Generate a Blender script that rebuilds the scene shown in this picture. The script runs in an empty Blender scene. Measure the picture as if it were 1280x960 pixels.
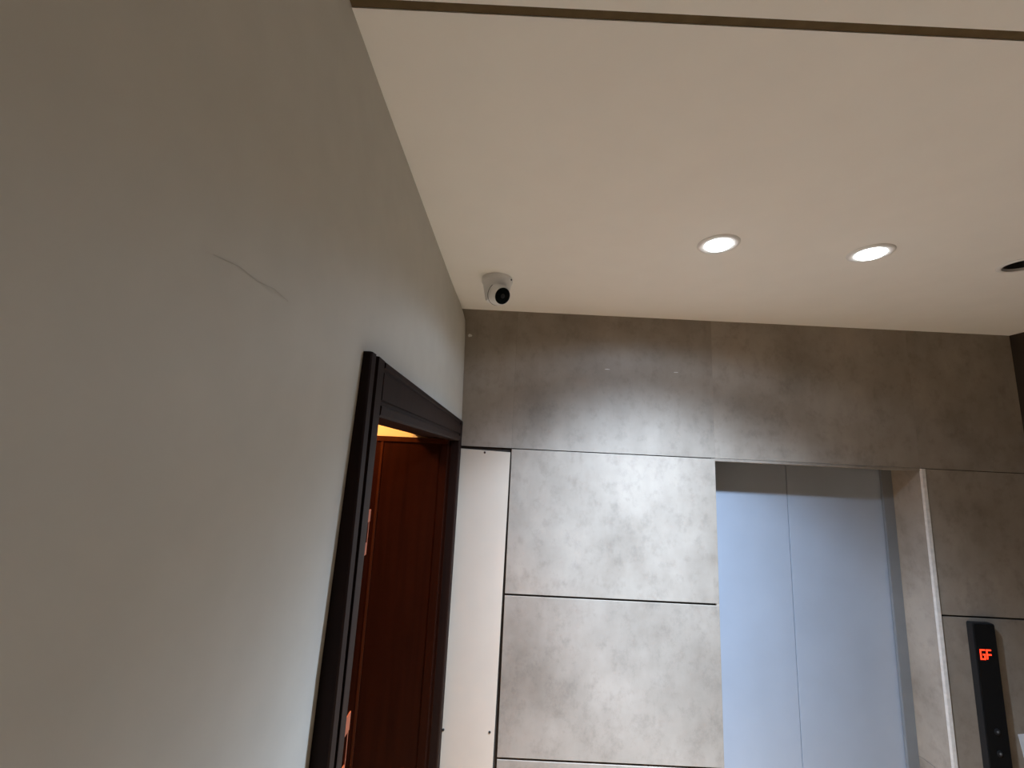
import bpy, bmesh, math, random
from mathutils import Vector, Matrix

random.seed(4)
C = bpy.context.scene.collection
J = 2.10                     # height above the floor of the upper tile joint; heights below are written relative to it

# ------------------------------------------------------------------ camera
F_PX, PITCH, YAW, ROLL = 544.63, 0.1705, 0.0011, 0.0488
CAM = Vector((0.2718, -1.9231, -0.0452 + J))
cam_data = bpy.data.cameras.new('camera')
cam_data.sensor_fit = 'HORIZONTAL'
cam_data.sensor_width = 36.0
cam_data.lens = 36.0 * F_PX / 1280.0
cam_data.clip_start = 0.02
cam = bpy.data.objects.new('camera', cam_data)
C.objects.link(cam)
fwd = Vector((math.sin(YAW) * math.cos(PITCH), math.cos(YAW) * math.cos(PITCH), math.sin(PITCH)))
rgt = Vector((math.cos(YAW), -math.sin(YAW), 0))
up = rgt.cross(fwd)
r2 = rgt * math.cos(ROLL) + up * math.sin(ROLL)
u2 = up * math.cos(ROLL) - rgt * math.sin(ROLL)
m = Matrix((r2, u2, -fwd)).transposed().to_4x4()
m.translation = CAM
cam.matrix_world = m
bpy.context.scene.camera = cam

# ------------------------------------------------------------------ world, exposure
w = bpy.data.worlds.new('world')
bpy.context.scene.world = w
w.use_nodes = True
w.node_tree.nodes['Background'].inputs[0].default_value = (0.9, 0.95, 1.0, 1)
w.node_tree.nodes['Background'].inputs[1].default_value = 0.02
vs = bpy.context.scene.view_settings
vs.view_transform = 'Standard'
vs.look = 'None'
vs.gamma = 1
vs.use_curve_mapping = False
vs.exposure = 0.0

LAMP_COLOR = (0.64, 0.82, 1.08)
LAMP_POWER = (540.0, 25.0)          # the two lit downlights
LAMP_CONE = math.radians(160)
# beam profile of the downlights: relative intensity by angle from straight down
BEAM_GAIN = 3.0
BEAM = [(0, 1.0), (8, 0.88), (16, 0.42), (25, 0.215), (32, 0.142), (40, 0.088), (47, 0.058), (54, 0.0230), (61, 0.0066), (70, 0.0040), (80, 0.0012)]
LAMP_AIM = (0.84, -0.38)             # spot on the floor the swivelling lamp nearest the corner is turned to

# ------------------------------------------------------------------ materials
def new_mat(name):
    mt = bpy.data.materials.new(name)
    mt.use_nodes = True
    nt = mt.node_tree
    return mt, nt, nt.nodes['Principled BSDF']

def N(nt, kind, **kw):
    n = nt.nodes.new(kind)
    for k, v in kw.items():
        setattr(n, k, v)
    return n

def plain(name, col, rough=0.5, metal=0.0, var=0.06, scale=30, bump=0.0, spec=0.5):
    mt, nt, b = new_mat(name)
    tc = N(nt, 'ShaderNodeTexCoord')
    nz = N(nt, 'ShaderNodeTexNoise')
    nz.inputs['Scale'].default_value = scale
    nz.inputs['Detail'].default_value = 4
    nt.links.new(tc.outputs['Object'], nz.inputs['Vector'])
    rp = N(nt, 'ShaderNodeValToRGB')
    rp.color_ramp.elements[0].position = 0.3
    rp.color_ramp.elements[1].position = 0.7
    rp.color_ramp.elements[0].color = tuple(c * (1 - var) for c in col) + (1,)
    rp.color_ramp.elements[1].color = tuple(min(1, c * (1 + var)) for c in col) + (1,)
    nt.links.new(nz.outputs['Fac'], rp.inputs['Fac'])
    nt.links.new(rp.outputs['Color'], b.inputs['Base Color'])
    b.inputs['Roughness'].default_value = rough
    b.inputs['Metallic'].default_value = metal
    b.inputs['Specular IOR Level'].default_value = spec
    if bump:
        bp = N(nt, 'ShaderNodeBump')
        bp.inputs['Strength'].default_value = bump
        bp.inputs['Distance'].default_value = 0.002
        nt.links.new(nz.outputs['Fac'], bp.inputs['Height'])
        nt.links.new(bp.outputs['Normal'], b.inputs['Normal'])
    return mt

def emit(name, col, s):
    mt, nt, b = new_mat(name)
    b.inputs['Base Color'].default_value = (*[c * 0.5 for c in col], 1)
    b.inputs['Emission Color'].default_value = (*col, 1)
    b.inputs['Emission Strength'].default_value = s
    return mt

def tile_mat():
    mt, nt, b = new_mat('concrete_look_porcelain')
    tc = N(nt, 'ShaderNodeTexCoord')
    oi = N(nt, 'ShaderNodeObjectInfo')
    mul = N(nt, 'ShaderNodeMath', operation='MULTIPLY')
    mul.inputs[1].default_value = 37.0
    nt.links.new(oi.outputs['Random'], mul.inputs[0])
    add = N(nt, 'ShaderNodeVectorMath', operation='ADD')
    nt.links.new(tc.outputs['Object'], add.inputs[0])
    nt.links.new(mul.outputs[0], add.inputs[1])
    def noise(sc, det, rough, stretch=(1, 1, 1)):
        mp = N(nt, 'ShaderNodeMapping')
        mp.inputs['Scale'].default_value = stretch
        nt.links.new(add.outputs[0], mp.inputs['Vector'])
        n = N(nt, 'ShaderNodeTexNoise')
        n.inputs['Scale'].default_value = sc
        n.inputs['Detail'].default_value = det
        n.inputs['Roughness'].default_value = rough
        nt.links.new(mp.outputs[0], n.inputs['Vector'])
        return n
    big = noise(3.2, 6, 0.62)
    fine = noise(19, 6, 0.72, (1, 1, 0.8))
    streak = noise(9, 4, 0.6, (1.6, 1, 0.5))
    rp = N(nt, 'ShaderNodeValToRGB')
    e = rp.color_ramp.elements
    e[0].position, e[0].color = 0.28, (0.255, 0.212, 0.168, 1)
    e[1].position, e[1].color = 0.66, (0.385, 0.328, 0.268, 1)
    mid = rp.color_ramp.elements.new(0.45)
    mid.color = (0.325, 0.275, 0.222, 1)
    nt.links.new(big.outputs['Fac'], rp.inputs['Fac'])
    def mix(a, fac_node, lo, hi, c0, c1):
        r = N(nt, 'ShaderNodeValToRGB')
        r.color_ramp.elements[0].position = lo
        r.color_ramp.elements[1].position = hi
        r.color_ramp.elements[0].color = (c0, c0, c0, 1)
        r.color_ramp.elements[1].color = (c1, c1, c1, 1)
        nt.links.new(fac_node.outputs['Fac'], r.inputs['Fac'])
        mx = N(nt, 'ShaderNodeMix', data_type='RGBA', blend_type='MULTIPLY')
        mx.inputs['Factor'].default_value = 1
        nt.links.new(a, mx.inputs['A'])
        nt.links.new(r.outputs['Color'], mx.inputs['B'])
        return mx.outputs['Result']
    c = mix(rp.outputs['Color'], fine, 0.28, 0.50, 0.78, 1.0)
    c = mix(c, streak, 0.30, 0.62, 0.93, 1.02)
    # a slightly different tone for each tile
    mr = N(nt, 'ShaderNodeMapRange')
    mr.inputs['To Min'].default_value = 0.93
    mr.inputs['To Max'].default_value = 1.06
    nt.links.new(oi.outputs['Random'], mr.inputs['Value'])
    mx = N(nt, 'ShaderNodeVectorMath', operation='SCALE')
    nt.links.new(c, mx.inputs[0])
    nt.links.new(mr.outputs[0], mx.inputs['Scale'])
    nt.links.new(mx.outputs[0], b.inputs['Base Color'])
    b.inputs['Roughness'].default_value = 0.55
    b.inputs['Specular IOR Level'].default_value = 0.35
    bp = N(nt, 'ShaderNodeBump')
    bp.inputs['Strength'].default_value = 0.12
    bp.inputs['Distance'].default_value = 0.002
    nt.links.new(fine.outputs['Fac'], bp.inputs['Height'])
    nt.links.new(bp.outputs['Normal'], b.inputs['Normal'])
    return mt

def wood_mat(name, dark, light, rough=0.38, spec=0.5):
    mt, nt, b = new_mat(name)
    tc = N(nt, 'ShaderNodeTexCoord')
    mp = N(nt, 'ShaderNodeMapping')
    mp.inputs['Scale'].default_value = (22, 22, 1.1)
    nt.links.new(tc.outputs['Object'], mp.inputs['Vector'])
    n = N(nt, 'ShaderNodeTexNoise')
    n.inputs['Scale'].default_value = 1.6
    n.inputs['Detail'].default_value = 6
    n.inputs['Distortion'].default_value = 0.8
    nt.links.new(mp.outputs[0], n.inputs['Vector'])
    rp = N(nt, 'ShaderNodeValToRGB')
    rp.color_ramp.elements[0].position = 0.3
    rp.color_ramp.elements[1].position = 0.72
    rp.color_ramp.elements[0].color = (*dark, 1)
    rp.color_ramp.elements[1].color = (*light, 1)
    nt.links.new(n.outputs['Fac'], rp.inputs['Fac'])
    nt.links.new(rp.outputs['Color'], b.inputs['Base Color'])
    b.inputs['Roughness'].default_value = rough
    b.inputs['Specular IOR Level'].default_value = spec
    return mt

M = {
    'wall': plain('painted_plaster_wall', (0.60, 0.57, 0.505), 0.75, var=0.025, scale=14, bump=0.12, spec=0.3),
    'ceil': plain('painted_gypsum_ceiling', (0.89, 0.855, 0.80), 0.8, var=0.012, scale=9, spec=0.2),
    'tile': tile_mat(),
    'edge': plain('tile_edge', (0.64, 0.60, 0.55), 0.5, var=0.10, scale=60),
    'grout': plain('dark_joint', (0.055, 0.045, 0.038), 0.9, spec=0.1),
    'joint': plain('brown_joint_shade', (0.135, 0.095, 0.050), 0.9, spec=0.1, var=0.15),  # brown holds the shade inside the ceiling joint
    'floor': plain('warm_stone_floor', (0.76, 0.505, 0.285), 0.45, var=0.08, scale=5),
    'panel': plain('off_white_board', (0.62, 0.525, 0.42), 0.55, var=0.02, scale=8),
    'casing': wood_mat('dark_brown_casing', (0.012, 0.0045, 0.003), (0.022, 0.0095, 0.0065), 0.5, 0.12),
    'leaf': wood_mat('red_brown_wood', (0.014, 0.0022, 0.0005), (0.022, 0.0040, 0.0010), 0.5, 0.08),
    'leaf_pale': wood_mat('lighter_red_brown_wood', (0.036, 0.0085, 0.0028), (0.052, 0.013, 0.0045), 0.45, 0.1),  # lighter leaf wood; on the top band it carries the lamplight
    'steel': plain('satin_steel_door', (0.47, 0.52, 0.60), 0.42, 0.25, var=0.03, scale=6),
    'steel_dark': plain('satin_steel_frame', (0.27, 0.285, 0.30), 0.45, 0.4, var=0.04, scale=12),
    'copper': plain('coppery_metal', (0.50, 0.115, 0.04), 0.45, 0.3),
    'black': plain('gloss_black_acrylic', (0.010, 0.010, 0.010), 0.22, spec=0.4),
    'black2': plain('black_plastic', (0.018, 0.018, 0.019), 0.5, spec=0.3),
    'button': plain('grey_button', (0.22, 0.22, 0.22), 0.4),
    'red': emit('red_led', (1.0, 0.035, 0.01), 3.0),
    'plastic': plain('white_plastic', (0.86, 0.85, 0.84), 0.45, var=0.02),
    'lens': plain('camera_glass', (0.004, 0.006, 0.006), 0.12, spec=0.25),
    'trim': plain('white_lamp_trim', (0.80, 0.78, 0.75), 0.5),
    'lit': emit('lit_led_diffuser', (0.93, 0.97, 1.0), 14.0),
    'unlit': plain('dark_lamp_cup', (0.010, 0.009, 0.008), 0.35),
    'screw': plain('black_screw', (0.015, 0.014, 0.014), 0.5),
    'dark_wall': plain('dark_brown_cladding', (0.030, 0.021, 0.014), 0.6, var=0.15, scale=8),
    'room': plain('cream_room_paint', (0.74, 0.60, 0.42), 0.8, var=0.02, scale=8),
    'smear': plain('plaster_smear', (0.72, 0.69, 0.64), 0.9),
    'pale_patch': plain('white_patch', (0.88, 0.91, 0.95), 0.5, var=0.01),
    'crack': plain('hairline_crack', (0.48, 0.455, 0.40), 0.9),
    'bulb': emit('warm_bulb', (1.0, 0.55, 0.22), 8.0),
}

# ------------------------------------------------------------------ helpers (all coordinates: x, y, height relative to J)
ORG = {}
def link(o, parent, org):
    C.objects.link(o)
    org = Vector(org)
    ORG[o] = org
    if parent is not None:
        o.parent = parent
        o.location = org - ORG[parent]
    else:
        o.location = org + Vector((0, 0, J))
    return o

def tag(o, label=None, cat=None, group=None, kind=None):
    if label: o['label'] = label
    if cat: o['category'] = cat
    if group: o['group'] = group
    if kind: o['kind'] = kind
    return o

def empty(name, org):
    o = bpy.data.objects.new(name, None)
    o.empty_display_size = 0.05
    return link(o, None, org)

def mesh(name, verts, faces, mat, parent=None, org=None, bevel=0.0, smooth=False, seg=2):
    if org is None:
        xs = [v[0] for v in verts]; ys = [v[1] for v in verts]; zs = [v[2] for v in verts]
        org = ((min(xs) + max(xs)) / 2, (min(ys) + max(ys)) / 2, min(zs))
    bm = bmesh.new()
    vv = [bm.verts.new(Vector(v) - Vector(org)) for v in verts]
    for f in faces:
        try:
            bm.faces.new([vv[i] for i in f])
        except ValueError:
            pass
    bmesh.ops.recalc_face_normals(bm, faces=bm.faces)
    if bevel:
        es = [e for e in bm.edges if len(e.link_faces) == 2 and e.calc_face_angle() > 0.6]
        bmesh.ops.bevel(bm, geom=es, offset=bevel, segments=seg, affect='EDGES', profile=0.6, clamp_overlap=True)
    me = bpy.data.meshes.new(name)
    bm.to_mesh(me); bm.free()
    me.materials.append(M[mat])
    if smooth:
        for p in me.polygons: p.use_smooth = True
        try: me.set_sharp_from_angle(angle=math.radians(40))
        except Exception: pass
    o = bpy.data.objects.new(name, me)
    return link(o, parent, org)

BOXF = [(0, 1, 2, 3), (4, 5, 6, 7), (0, 1, 5, 4), (1, 2, 6, 5), (2, 3, 7, 6), (3, 0, 4, 7)]
def box(name, a, b, mat, parent=None, bevel=0.0, org=None):
    (x0, y0, z0), (x1, y1, z1) = a, b
    v = [(x0, y0, z0), (x1, y0, z0), (x1, y1, z0), (x0, y1, z0), (x0, y0, z1), (x1, y0, z1), (x1, y1, z1), (x0, y1, z1)]
    return mesh(name, v, BOXF, mat, parent, org, bevel)

def boxes(name, lst, mat, parent=None, org=None, bevel=0.0):
    V, Fc = [], []
    for (x0, y0, z0), (x1, y1, z1) in lst:
        k = len(V)
        V += [(x0, y0, z0), (x1, y0, z0), (x1, y1, z0), (x0, y1, z0), (x0, y0, z1), (x1, y0, z1), (x1, y1, z1), (x0, y1, z1)]
        Fc += [tuple(i + k for i in f) for f in BOXF]
    return mesh(name, V, Fc, mat, parent, org, bevel)

def prism(name, poly, y0, y1, mat, parent=None, bevel=0.0, org=None):
    """poly: (x, z) outline, extruded along y"""
    n = len(poly)
    v = [(x, y0, z) for x, z in poly] + [(x, y1, z) for x, z in poly]
    f = [tuple(range(n)), tuple(range(n, 2 * n))] + [(i, (i + 1) % n, n + (i + 1) % n, n + i) for i in range(n)]
    return mesh(name, v, f, mat, parent, org, bevel)

def lathe(name, prof, center, axis, mat, parent=None, org=None, seg=40, smooth=True, close=False):
    """prof: (radius, distance along axis); radius 0 makes a pole"""
    ax = Vector(axis).normalized()
    t = Vector((0, 0, 1)) if abs(ax.z) < 0.9 else Vector((1, 0, 0))
    e1 = ax.cross(t).normalized(); e2 = ax.cross(e1)
    c = Vector(center)
    V, rings = [], []
    for r, h in prof:
        if r < 1e-6:
            rings.append([len(V)]); V.append(c + ax * h)
        else:
            rg = []
            for i in range(seg):
                a = 2 * math.pi * i / seg
                rg.append(len(V)); V.append(c + ax * h + (e1 * math.cos(a) + e2 * math.sin(a)) * r)
            rings.append(rg)
    Fc = []
    pairs = list(zip(rings[:-1], rings[1:]))
    if close: pairs.append((rings[-1], rings[0]))
    for A, B in pairs:
        for i in range(seg):
            j = (i + 1) % seg
            if len(A) == 1 and len(B) == 1: continue
            if len(A) == 1: Fc.append((A[0], B[j], B[i]))
            elif len(B) == 1: Fc.append((A[i], A[j], B[0]))
            else: Fc.append((A[i], A[j], B[j], B[i]))
    return mesh(name, [tuple(v) for v in V], Fc, mat, parent, org, smooth=smooth)

def interp(t, tab):
    tab = sorted(tab)
    if t <= tab[0][0]: return tab[0][1]
    for (a, va), (b, vb) in zip(tab, tab[1:]):
        if t <= b: return va + (vb - va) * (t - a) / (b - a)
    return tab[-1][1]

HC = 0.626                   # ceiling
FL = -J                      # floor
XR = 2.556                   # right wall
YB = -7.5                    # wall behind the viewer

# ------------------------------------------------------------------ floor, ceiling, side walls
tag(box('floor', (-2.6, YB - 0.2, FL - 0.1), (2.9, 0.5, FL), 'floor', org=(0, 0, FL - 0.1)),
    'warm stone floor of the lift lobby', 'floor', kind='structure')

# left wall: slightly uneven plaster with the doorway cut out
DY0, DY1, DZ = -1.128, -0.048, 0.060      # doorway
def wall_x(y, z):
    near = interp(z, [(-2.1, 0.0), (-0.51, 0.001), (-0.38, 0.0024), (-0.09, 0.009), (0.124, 0.015), (0.30, 0.012), (0.626, 0.0)])
    far = interp(z, [(-2.1, 0.060), (0.13, 0.060), (0.50, 0.050), (0.58, 0.045), (0.626, 0.027)])
    t = min(1, max(0, (y + 1.19) / 1.19))
    base = near + (interp(z, [(-2.1, 0.055), (0.5, 0.040), (0.626, 0.025)]) - near) * t
    k = min(1, max(0, (y + 0.30) / 0.30))
    k = k * k * (3 - 2 * k)
    if y < -1.19:
        base = near * max(0, 1 - (-1.19 - y) / 0.9) + (-0.003) * min(1, (-1.19 - y) / 0.3)
    return base + (far - base) * k
ys = [YB, -5.5, -4.0, -3.0, -2.4, -2.0, -1.7, -1.5, -1.36, -1.19, DY0, -1.0, -0.85, -0.7, -0.55, -0.4, -0.3, -0.22, -0.14, -0.09, DY1, 0.0]
zs = [FL, -1.6, -1.2, -0.9, -0.51, -0.38, -0.24, -0.09, 0.0, DZ, 0.124, 0.2, 0.3, 0.4, 0.5, 0.57, 0.60, HC, 0.74]
V, Fc = [], []
idx = {}
for i, y in enumerate(ys):
    for k, z in enumerate(zs):
        idx[i, k, 0] = len(V); V.append((wall_x(y, min(z, HC)), y, z))
        idx[i, k, 1] = len(V); V.append((-0.14, y, z))
def solid(i, k):
    if not (0 <= i < len(ys) - 1 and 0 <= k < len(zs) - 1): return False
    return not (ys[i] >= DY0 - 1e-6 and ys[i + 1] <= DY1 + 1e-6 and zs[k + 1] <= DZ + 1e-6)
for i in range(len(ys) - 1):
    for k in range(len(zs) - 1):
        if not solid(i, k): continue
        for s in (0, 1):
            Fc.append((idx[i, k, s], idx[i + 1, k, s], idx[i + 1, k + 1, s], idx[i, k + 1, s]))
        for (di, dk, a, b) in ((-1, 0, (i, k), (i, k + 1)), (1, 0, (i + 1, k), (i + 1, k + 1)), (0, -1, (i, k), (i + 1, k)), (0, 1, (i, k + 1), (i + 1, k + 1))):
            if not solid(i + di, k + dk):
                Fc.append((idx[(*a, 0)], idx[(*b, 0)], idx[(*b, 1)], idx[(*a, 1)]))
wl = mesh('wall_left', V, Fc, 'wall', org=(0, -2.5, FL), smooth=True)
tag(wl, 'plain off-white painted wall with the dark framed doorway', 'wall', kind='structure')
# hairline crack
pts = [(-1.565, 0.118), (-1.53, 0.123), (-1.50, 0.121), (-1.47, 0.125), (-1.44, 0.122)]
V, Fc = [], []
for y, z in pts:
    V += [(wall_x(y, z) + 0.0006, y, z + 0.0004), (wall_x(y, z) + 0.0006, y, z - 0.0004)]
for i in range(len(pts) - 1): Fc.append((2 * i, 2 * i + 1, 2 * i + 3, 2 * i + 2))
mesh('hairline_crack', V, Fc, 'crack', wl)

tag(box('wall_right', (XR, YB, FL), (XR + 0.15, 0.012, 0.74), 'dark_wall', org=(XR, -2, FL)),
    'dark brown side wall at the right edge of the lobby', 'wall', kind='structure')
tag(box('wall_front', (-0.14, YB - 0.15, FL), (XR + 0.15, YB, 0.74), 'wall', org=(1.2, YB, FL)),
    'off-white wall behind the viewer', 'wall', kind='structure')

# ceiling: slab above, two gypsum boards below and a dark strip painting the shade of their open joint
LAMPS = [(0.877, -0.700), (1.345, -0.692), (1.842, -0.668)]
ceil = box('ceiling', (-0.14, YB - 0.15, 0.74), (XR + 0.15, 0.2, 0.80), 'ceil', org=(1.2, -2.5, 0.74))
tag(ceil, 'smooth off-white gypsum ceiling with a dark joint line across it', 'ceiling', kind='structure')
YG1, YG2 = -1.3587, -1.3735
def board(y0, y1, holes):
    bm = bmesh.new()
    edges = []
    def loop(pts):
        vs_ = [bm.verts.new((x, y, HC)) for x, y in pts]
        for a, b in zip(vs_, vs_[1:] + vs_[:1]): edges.append(bm.edges.new((a, b)))
    loop([(-0.02, y0), (XR, y0), (XR, y1), (-0.02, y1)])
    for cx, cy, r in holes:
        loop([(cx + r * math.cos(2 * math.pi * i / 40), cy + r * math.sin(2 * math.pi * i / 40)) for i in range(40)])
    bmesh.ops.triangle_fill(bm, use_beauty=True, use_dissolve=False, edges=edges)
    ret = bmesh.ops.extrude_face_region(bm, geom=bm.faces[:])
    bmesh.ops.translate(bm, verts=[g for g in ret['geom'] if isinstance(g, bmesh.types.BMVert)], vec=(0, 0, 0.0125))
    bmesh.ops.recalc_face_normals(bm, faces=bm.faces)
    org = Vector((1.2, (y0 + y1) / 2, HC))
    bmesh.ops.translate(bm, verts=bm.verts, vec=-org)
    me = bpy.data.meshes.new('ceiling_board')
    bm.to_mesh(me); bm.free()
    me.materials.append(M['ceil'])
    link(bpy.data.objects.new('ceiling_board', me), ceil, org)
board(YG1, 0.0, [(x, y, 0.050) for x, y in LAMPS])
board(YB, YG2, [])
box('joint_shade_strip', (-0.02, YG2 + 0.0001, HC + 0.0018), (XR, YG1 - 0.0001, HC + 0.0124), 'joint', ceil)

# ------------------------------------------------------------------ back wall with its tiles
XB, XC = 1.1758, 2.0747      # lift opening
RD = 0.150                   # depth of the opening
wb = boxes('wall_back', [((-0.14, 0.012, FL), (XB - 0.012, 0.30, 0.74)), ((XC + 0.012, 0.012, FL), (XR + 0.15, 0.30, 0.74)),
                         ((XB - 0.012, 0.012, 0.013), (XC + 0.012, 0.30, 0.74))], 'grout', org=(1.2, 0.012, FL))
tag(wb, 'back wall clad in large grey concrete-look tiles around the lift', 'wall', kind='structure')
def tile(x0, x1, z0, z1, y=0.0, name='wall_tile', bevel=0.0012):
    return box(name, (x0, y, z0), (x1, y + 0.0112, z1), 'tile', wb, bevel=bevel)
XA = 0.2857
g = 0.0065
top = HC + 0.02
tile(0.02, XA - 0.0002, 0.002, top, 0.0004, bevel=0.0002)
tile(XA + 0.0002, XB - 0.0002, 0.002, top, bevel=0.0002)
tile(XB + 0.0002, XC - 0.0002, 0.002, top, 0.0003, bevel=0.0002)
tile(XC + 0.0002, XR, 0.002, top, 0.0, bevel=0.0002)
rows = [(-0.6, 0.0), (-1.2, -0.6), (-1.8, -1.2), (FL, -1.8)]
for z0, z1 in rows:
    tile(XA + 0.001, XB, z0 + (g if z0 > FL else 0), z1 - 0.002)
    tile(XC + 0.019, XR, z0 + (g if z0 > FL else 0), z1 - 0.001)
# returns of the lift opening: two side strips and one above
for z0, z1 in ((-1.2, 0.0), (FL, -1.2)):
    box('jamb_tile', (XC, 0.0045, z0 + 0.0008), (XC + 0.0115, RD, z1 - 0.0008), 'tile', wb, bevel=0.001)
    v = [(XC - 0.0015, 0.004), (XC + 0.0030, -0.0030), (XC + 0.0150, -0.0062), (XC + 0.0178, -0.0045), (XC + 0.0178, 0.004)]
    mesh('corner_trim', [(x, y, z0 + 0.0004) for x, y in v] + [(x, y, z1 - 0.0004) for x, y in v],
         [(0, 1, 2, 3, 4), (5, 6, 7, 8, 9)] + [(i, (i + 1) % 5, 5 + (i + 1) % 5, 5 + i) for i in range(5)], 'edge', wb)
    box('jamb_tile', (XB - 0.0115, 0.0005, z0 + 0.0008), (XB, RD, z1 - 0.0008), 'tile', wb, bevel=0.001)
box('lintel_tile', (XB + 0.0005, 0.002, -0.011), (XC - 0.0005, RD, 0.0012), 'tile', wb, bevel=0.0012)
# plaster smears left on the tiles
def smear(x, z, w_, h_, y=-0.0006):
    n = 9
    v = []
    for i in range(n):
        a = 2 * math.pi * i / n
        rr = random.uniform(0.6, 1.1)
        v.append((x + math.cos(a) * w_ * rr, z + math.sin(a) * h_ * rr))
    prism('plaster_smear', v, y, y + 0.0012, 'smear', wb)
smear(0.700, 0.375, 0.016, 0.0022)
smear(1.010, 0.376, 0.014, 0.0018)
smear(0.073, 0.500, 0.010, 0.009, -0.004)

# ------------------------------------------------------------------ off-white cover panel in the corner
cp = empty('cover_panel', (0.17, 0.0, FL))
tag(cp, 'narrow off-white board fixed upright between the dark door frame and the grey tiles', 'panel')
prism('board', [(0.015, FL + 0.002), (0.264, FL + 0.002), (0.2815, -0.0165), (0.015, -0.0085)], -0.001, 0.0105, 'panel', cp, bevel=0.0008)
for x, z in ((0.170, -0.0225), (0.2527, -1.107), (0.070, -1.106)):
    lathe('screw', [(0, 0.0028), (0.003, 0.0026), (0.0048, 0.0012), (0.0048, -0.001)], (x, -0.001, z), (0, -1, 0), 'screw', cp, seg=12)

# ------------------------------------------------------------------ door_1: the lift
d1 = empty('door_1', (1.60, 0.17, FL))
tag(d1, 'closed two-panel grey steel lift door set back in the tiled wall', 'lift door', kind='structure')
XM = 1.5889
DZT = 0.010
box('door_panel', (XB - 0.01, RD + 0.017, FL + 0.012), (XM - 0.0016, RD + 0.045, DZT), 'steel', d1, bevel=0.0015)
box('door_panel', (XM + 0.0016, RD + 0.017, FL + 0.012), (XC + 0.01, RD + 0.045, DZT), 'steel', d1, bevel=0.0015)
box('seam_strip', (XM - 0.004, RD + 0.03, FL + 0.012), (XM + 0.004, RD + 0.042, DZT), 'screw', d1)
box('frame_post', (XC - 0.046, RD, FL), (XC + 0.012, RD + 0.014, 0.012), 'steel_dark', d1, bevel=0.001)
box('frame_post', (XB - 0.012, RD, FL), (XB + 0.046, RD + 0.014, 0.012), 'steel_dark', d1, bevel=0.001)
box('sill', (XB, 0.0, FL), (XC, RD + 0.05, FL + 0.012), 'steel_dark', d1, bevel=0.001)
box('shaft_backing', (XB - 0.012, RD + 0.05, FL), (XC + 0.012, RD + 0.06, 0.013), 'grout', d1)

# ------------------------------------------------------------------ call panel
pn = empty('call_panel', (2.265, 0.0, -1.30))
tag(pn, 'tall black lift call panel with a glowing red display on the right tiles', 'call panel')
PX0, PX1, PT = 2.194, 2.287, -0.612
PD = 0.024
def rounded(x0, x1, z0, z1, r, n=5):
    P = []
    for cx, cz, a0 in ((x1 - r, z1 - r, 0), (x0 + r, z1 - r, 90), (x0 + r, z0 + r, 180), (x1 - r, z0 + r, 270)):
        for i in range(n + 1):
            a = math.radians(a0 + 90 * i / n)
            P.append((cx + r * math.cos(a), cz + r * math.sin(a)))
    return P
prism('housing', rounded(PX0, PX1, -1.30, PT, 0.008), -PD, -0.0002, 'black2', pn, bevel=0.002)
prism('front_plate', rounded(PX0 + 0.004, PX1 - 0.004, -1.296, PT - 0.004, 0.006), -PD - 0.003, -PD + 0.0002, 'black', pn, bevel=0.001)
yf = -PD - 0.0032
disp = prism('display_window', rounded(2.205, 2.276, -0.80, -0.665, 0.003), yf - 0.0002, yf + 0.0004, 'black', pn)
# lettering G F, seven-segment strokes
DXc, DZc = 2.231, -0.748
ch, sw = 0.039, 0.0052
def segs(name, x, lst, wd):
    L = []
    for s in lst:
        if s == 'a': L.append((x, ch - sw, x + wd, ch))
        if s == 'g': L.append((x + sw * 0.6, ch / 2 - sw / 2, x + wd, ch / 2 + sw / 2))
        if s == 'gh': L.append((x + wd * 0.5, ch / 2 - sw / 2, x + wd, ch / 2 + sw / 2))
        if s == 'd': L.append((x, 0, x + wd, sw))
        if s == 'f': L.append((x, ch / 2, x + sw, ch - sw * 0.5))
        if s == 'e': L.append((x, sw * 0.5, x + sw, ch / 2))
        if s == 'c': L.append((x + wd - sw, sw * 0.5, x + wd, ch / 2))
    boxes(name, [((DXc + a, yf - 0.0012, DZc + b), (DXc + c, yf - 0.0001, DZc + d)) for a, b, c, d in L], 'red', disp)
segs('display_character', -0.0215, ['a', 'f', 'e', 'd', 'c', 'gh'], 0.0215)
segs('display_character', 0.0040, ['a', 'f', 'e', 'g'], 0.0200)
for z in (-1.006, -1.082):
    bt = lathe('call_button', [(0.012, -0.001), (0.012, 0.0015), (0.0105, 0.0022), (0, 0.0024)], (2.240, yf, z), (0, -1, 0), 'black2', pn, seg=28)
    lathe('button_mark', [(0.0042, -0.0006), (0.0042, 0.001), (0, 0.0014)], (2.240, yf - 0.0022, z), (0, -1, 0), 'button', bt, seg=16)

# small flat white patch beside it
sh = prism('white_wall_patch', [(2.3490, -1.0250), (2.47, -1.012), (2.49, -1.15), (2.366, -1.14)], -0.0012, -0.0002, 'pale_patch')
tag(sh, 'small pale white patch on the dark tile beside the black call panel', 'notice')

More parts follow.
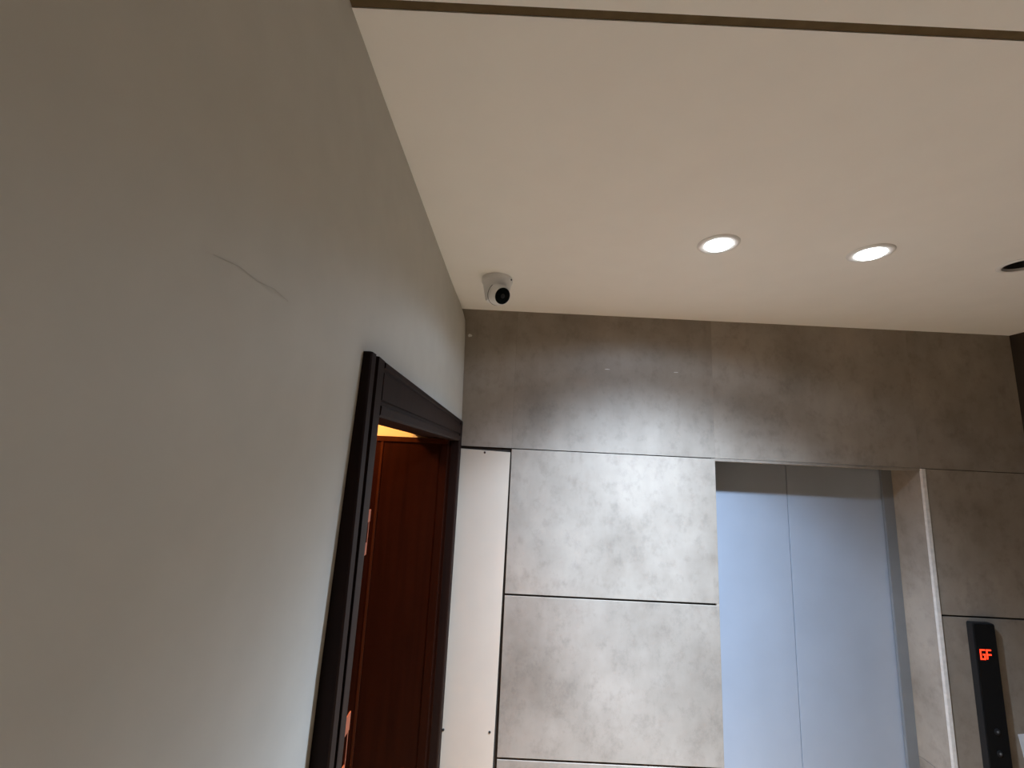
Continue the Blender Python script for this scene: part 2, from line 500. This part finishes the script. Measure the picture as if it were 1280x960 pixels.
# ------------------------------------------------------------------ door_2: the timber doorway in the left wall
d2 = empty('door_2', (0.0, -0.6, FL))
tag(d2, 'open red-brown wooden door in a dark brown moulded frame', 'door', kind='structure')
def face_x(y): return 0.066 + (0.066 - 0.03) / 1.19 * y
HB = 0.0205                  # underside of the frame head
CY0, CY1 = -1.192, -0.001    # casing outer edges
def casing_leg(name, prof, z0, z1, lean=0.0):
    """prof: (y, depth below the face); last point closes on the wall side"""
    poly = [(face_x(y) - d, y) for y, d in prof]
    n = len(poly)
    def sh(y, z): return y + ((z + 0.55) * lean if y > -1.14 else 0)
    v = [(x, sh(y, z0), z0) for x, y in poly] + [(x, sh(y, z1), z1) for x, y in poly]
    f = [tuple(range(n)), tuple(range(n, 2 * n))] + [(i, (i + 1) % n, n + (i + 1) % n, n + i) for i in range(n)]
    return mesh(name, v, f, 'casing', d2)
ZT = 0.1255
# near upright: flat edge, bead, groove, bead
casing_leg('casing_upright', [(CY0, 0.05), (CY0, 0.0025), (CY0 + 0.003, 0.0), (-1.170, 0.0), (-1.168, 0.006), (-1.157, 0.006), (-1.155, -0.0005), (-1.131, 0.0015), (-1.127, 0.007), (-1.127, 0.05)], FL, ZT, 0.026)
casing_leg('casing_upright', [(-0.052, 0.05), (-0.052, 0.006), (-0.048, 0.001), (-0.034, 0.0), (-0.032, 0.005), (-0.024, 0.005), (-0.022, 0.0), (CY1, 0.0), (CY1, 0.05)], FL, 0.105)
# head, with a bead along its top and its lower edge
def head():
    prof = [(0.05, HB), (0.006, HB), (0.001, HB + 0.004), (0.0, HB + 0.020), (0.005, HB + 0.022), (0.005, HB + 0.030), (0.0012, HB + 0.032),
            (0.0012, ZT - 0.022), (0.004, ZT - 0.020), (0.004, ZT - 0.014), (0.0, ZT - 0.012), (0.0, ZT - 0.003), (0.003, ZT), (0.05, ZT)]
    ya, yb = -1.112, -0.0015
    n = len(prof)
    tilt = lambda y, z: z - (0.016 * (y - ya) / (yb - ya) if z > HB + 0.05 else 0)
    v = [(face_x(ya) - d, ya, tilt(ya, z)) for d, z in prof] + [(face_x(yb) - d, yb, tilt(yb, z)) for d, z in prof]
    f = [tuple(range(n)), tuple(range(n, 2 * n))] + [(i, (i + 1) % n, n + (i + 1) % n, n + i) for i in range(n)]
    return mesh('casing_head', v, f, 'casing', d2)
head()
# lining through the wall with a rebate on the room side
XI = -0.142
def lining(name, x0, x1, y0, y1, z0, z1, mat='leaf'):
    return box(name, (x0, y0, z0), (x1, y1, z1), mat, d2, bevel=0.0015)
lining('jamb_lining', XI, -0.005, -1.128, -1.121, FL, HB)
lining('jamb_lining', XI, 0.03, -0.055, -0.048, FL, HB)
lining('head_lining', XI + 0.06, 0.012, -1.121, -0.055, HB + 0.008, HB + 0.018, 'casing')
lining('head_lining', XI, XI + 0.0595, -1.121, -0.055, 0.050, 0.058, 'casing')
# keeper plates on the near jamb
def keeper(z0, z1):
    x = 0.0265
    y0, y1 = -1.120, -1.096
    t = 0.0016
    e = (z1 - z0) * 0.27
    return boxes('keeper_plate', [((x - t, y0, z0), (x, y1 - 0.004, z0 + e)), ((x - t, y0, z1 - e), (x, y1, z1)), ((x - t, y1 - 0.0065, z0 + e), (x, y1 - 0.0035, z1 - e))], 'copper', d2)
keeper(-0.226, -0.148)
keeper(-0.585, -0.480)
# leaf: swung open into the next room, hinged on the far jamb
LY0, LY1 = -0.098, -0.058
LX0, LX1 = -0.875, 0.022
lf = box('door_leaf', (LX0, LY0, FL + 0.008), (LX1, LY1, 0.024), 'leaf', d2, bevel=0.002)
box('lit_top_band', (LX0, LY0 - 0.004, 0.0035), (LX1, LY0 + 0.001, 0.0242), 'leaf_pale', lf, bevel=0.001)  # lighter wood stands in for the lamplit band along the leaf's top
box('stile', (LX1 - 0.03, LY0 - 0.004, FL + 0.01), (LX1, LY0 + 0.001, 0.003), 'leaf', lf, bevel=0.001)
box('stile', (-0.255, LY0 - 0.003, FL + 0.01), (-0.245, LY0 + 0.001, 0.003), 'leaf_pale', lf, bevel=0.001)

# the room behind the doorway
RX0, RY0, RY1, RC = -2.4, -2.6, 0.02, 0.62
tag(boxes('wall_side_room', [((RX0, RY1, FL), (-0.14, RY1 + 0.1, RC)), ((RX0 - 0.1, RY0, FL), (RX0, RY1 + 0.1, RC)), ((RX0 - 0.1, RY0 - 0.1, FL), (-0.14, RY0, RC))],
          'room', org=(-1.2, 0, FL)), 'cream walls of the warmly lit room behind the open door', 'wall', kind='structure')
tag(box('ceiling_side_room', (RX0 - 0.1, RY0 - 0.1, RC), (-0.14, RY1 + 0.1, RC + 0.1), 'room', org=(-1.2, -1.2, RC)),
    'cream ceiling of the warmly lit room behind the open door', 'ceiling', kind='structure')
bl = empty('ceiling_lamp', (-0.55, -0.32, RC))
tag(bl, 'warm globe lamp on the ceiling of the room behind the door', 'lamp')
lathe('lamp_base', [(0, 0), (0.05, 0), (0.05, -0.02), (0.03, -0.035), (0, -0.035)], (-0.55, -0.32, RC), (0, 0, 1), 'trim', bl, seg=24)
lathe('globe', [(0.06 * math.sin(math.pi * i / 12), -0.09 + 0.06 * math.cos(math.pi * i / 12)) for i in range(13)], (-0.55, -0.32, RC), (0, 0, 1), 'bulb', bl, seg=24)
pd = bpy.data.lights.new('warm_light', 'POINT')
pd.energy = 42; pd.color = (1.0, 0.50, 0.17); pd.shadow_soft_size = 0.06
po = bpy.data.objects.new('warm_light', pd)
link(po, bl, (-0.55, -0.32, RC - 0.165))

# ------------------------------------------------------------------ downlights
def downlight(x, y, lit, power, label, aim=None):
    INR = 0.0385 if lit else 0.0465
    d = empty('downlight', (x, y, HC))
    tag(d, label, 'downlight', 'recessed ceiling downlights')
    lathe('trim_ring', [(0.060, 0.0), (0.060, -0.0015), (0.057, -0.004), (0.051, -0.005), (INR + 0.001, -0.003), (INR, 0.004), (INR, 0.012), (0.049, 0.012), (0.049, 0.0)],
          (x, y, HC), (0, 0, 1), 'trim', d, seg=48, close=True)
    if lit:
        lathe('diffuser', [(0.0383, 0.003), (0.0380, -0.004), (0.034, -0.0085), (0.026, -0.0115), (0.014, -0.0135), (0, -0.014)], (x, y, HC), (0, 0, 1), 'lit', d, seg=40)
        ld = bpy.data.lights.new('downlight_beam', 'SPOT')
        ld.energy = power
        ld.color = LAMP_COLOR
        ld.spot_size = LAMP_CONE
        ld.spot_blend = 0.2
        ld.use_nodes = True
        nt = ld.node_tree
        em = nt.nodes['Emission']
        tc = nt.nodes.new('ShaderNodeTexCoord')
        sp = nt.nodes.new('ShaderNodeSeparateXYZ')
        nt.links.new(tc.outputs['Normal'], sp.inputs[0])
        ab = nt.nodes.new('ShaderNodeMath'); ab.operation = 'ABSOLUTE'
        nt.links.new(sp.outputs['Z'], ab.inputs[0])
        ac = nt.nodes.new('ShaderNodeMath'); ac.operation = 'ARCCOSINE'
        nt.links.new(ab.outputs[0], ac.inputs[0])
        dv = nt.nodes.new('ShaderNodeMath'); dv.operation = 'DIVIDE'
        dv.inputs[1].default_value = math.pi / 2
        nt.links.new(ac.outputs[0], dv.inputs[0])
        fc = nt.nodes.new('ShaderNodeFloatCurve')
        cv = fc.mapping.curves[0]
        cv.points[0].location = (0, BEAM[0][1])
        cv.points[1].location = (1, 0)
        for a, v in BEAM[1:]:
            cv.points.new(a / 90, v)
        fc.mapping.update()
        nt.links.new(dv.outputs[0], fc.inputs['Value'])
        gn = nt.nodes.new('ShaderNodeMath'); gn.operation = 'MULTIPLY'
        gn.inputs[1].default_value = BEAM_GAIN
        nt.links.new(fc.outputs[0], gn.inputs[0])
        nt.links.new(gn.outputs[0], em.inputs['Strength'])
        ld.shadow_soft_size = 0.03
        lo = bpy.data.objects.new('downlight_beam', ld)
        link(lo, d, (x, y, HC - 0.045))
        if aim:
            lo.rotation_euler = Vector((aim[0] - x, aim[1] - y, FL - HC)).to_track_quat('-Z', 'Y').to_euler()
    else:
        lathe('reflector_cup', [(0.0463, 0.006), (0.043, 0.02), (0.030, 0.055), (0.018, 0.062), (0, 0.062)], (x, y, HC), (0, 0, 1), 'unlit', d, seg=40)
        lathe('bulb', [(0, 0.030), (0.014, 0.032), (0.018, 0.045), (0.018, 0.061)], (x, y, HC), (0, 0, 1), 'unlit', d, seg=24)
downlight(*LAMPS[0], True, LAMP_POWER[0], 'brightest lit round downlight, nearest the white dome camera', LAMP_AIM)
downlight(*LAMPS[1], True, LAMP_POWER[1], 'lit round downlight between the brightest one and the unlit one')
downlight(*LAMPS[2], False, 0, 'unlit dark round downlight at the right edge of the picture')

# ------------------------------------------------------------------ security camera
sx, sy = 0.199, -0.358
sc = empty('security_camera', (sx, sy, HC))
tag(sc, 'white dome security camera with a black lens face on the ceiling corner', 'security camera')
lathe('base', [(0, 0.0), (0.0575, 0.0), (0.0585, -0.004), (0.0585, -0.016), (0.056, -0.020), (0.0535, -0.022), (0.0475, -0.052), (0.041, -0.083), (0.036, -0.090), (0.0, -0.092)],
      (sx, sy, HC), (0, 0, 1), 'plastic', sc, seg=48)
dirv = Vector((0.50, -0.72, -0.48)).normalized()
bc = Vector((0.2055, -0.374, 0.560))
eye = lathe('eyeball', [(0.043 * math.sin(math.radians(a)), 0.043 * math.cos(math.radians(a))) for a in range(180, 53, -6)] + [(0.0345, 0.0255), (0.0340, 0.033), (0.0320, 0.0345), (0.0, 0.0345)],
            bc, dirv, 'plastic', sc, seg=40)
lathe('lens_face', [(0.0310, 0.0335), (0.0305, 0.0358), (0.024, 0.0368), (0, 0.0372)], bc, dirv, 'lens', eye, seg=36)
lathe('lens', [(0.0085, 0.0366), (0.0085, 0.0378), (0.005, 0.0388), (0, 0.0392)], bc, dirv, 'black2', eye, seg=24)
lathe('socket_gap_shade', [(0.0425, -0.0020), (0.0438, -0.0010), (0.0440, 0.0010), (0.0425, 0.0015)], bc, dirv, 'black2', sc, seg=40, close=True)  # black ring drawn in place of the shaded gap around the ball
lathe('set_screw', [(0.0, 0.003), (0.003, 0.0025), (0.0038, 0.0), (0.0038, -0.004)], (sx + 0.052, sy - 0.026, HC - 0.012), (0.85, -0.5, 0), 'black2', sc, seg=14)
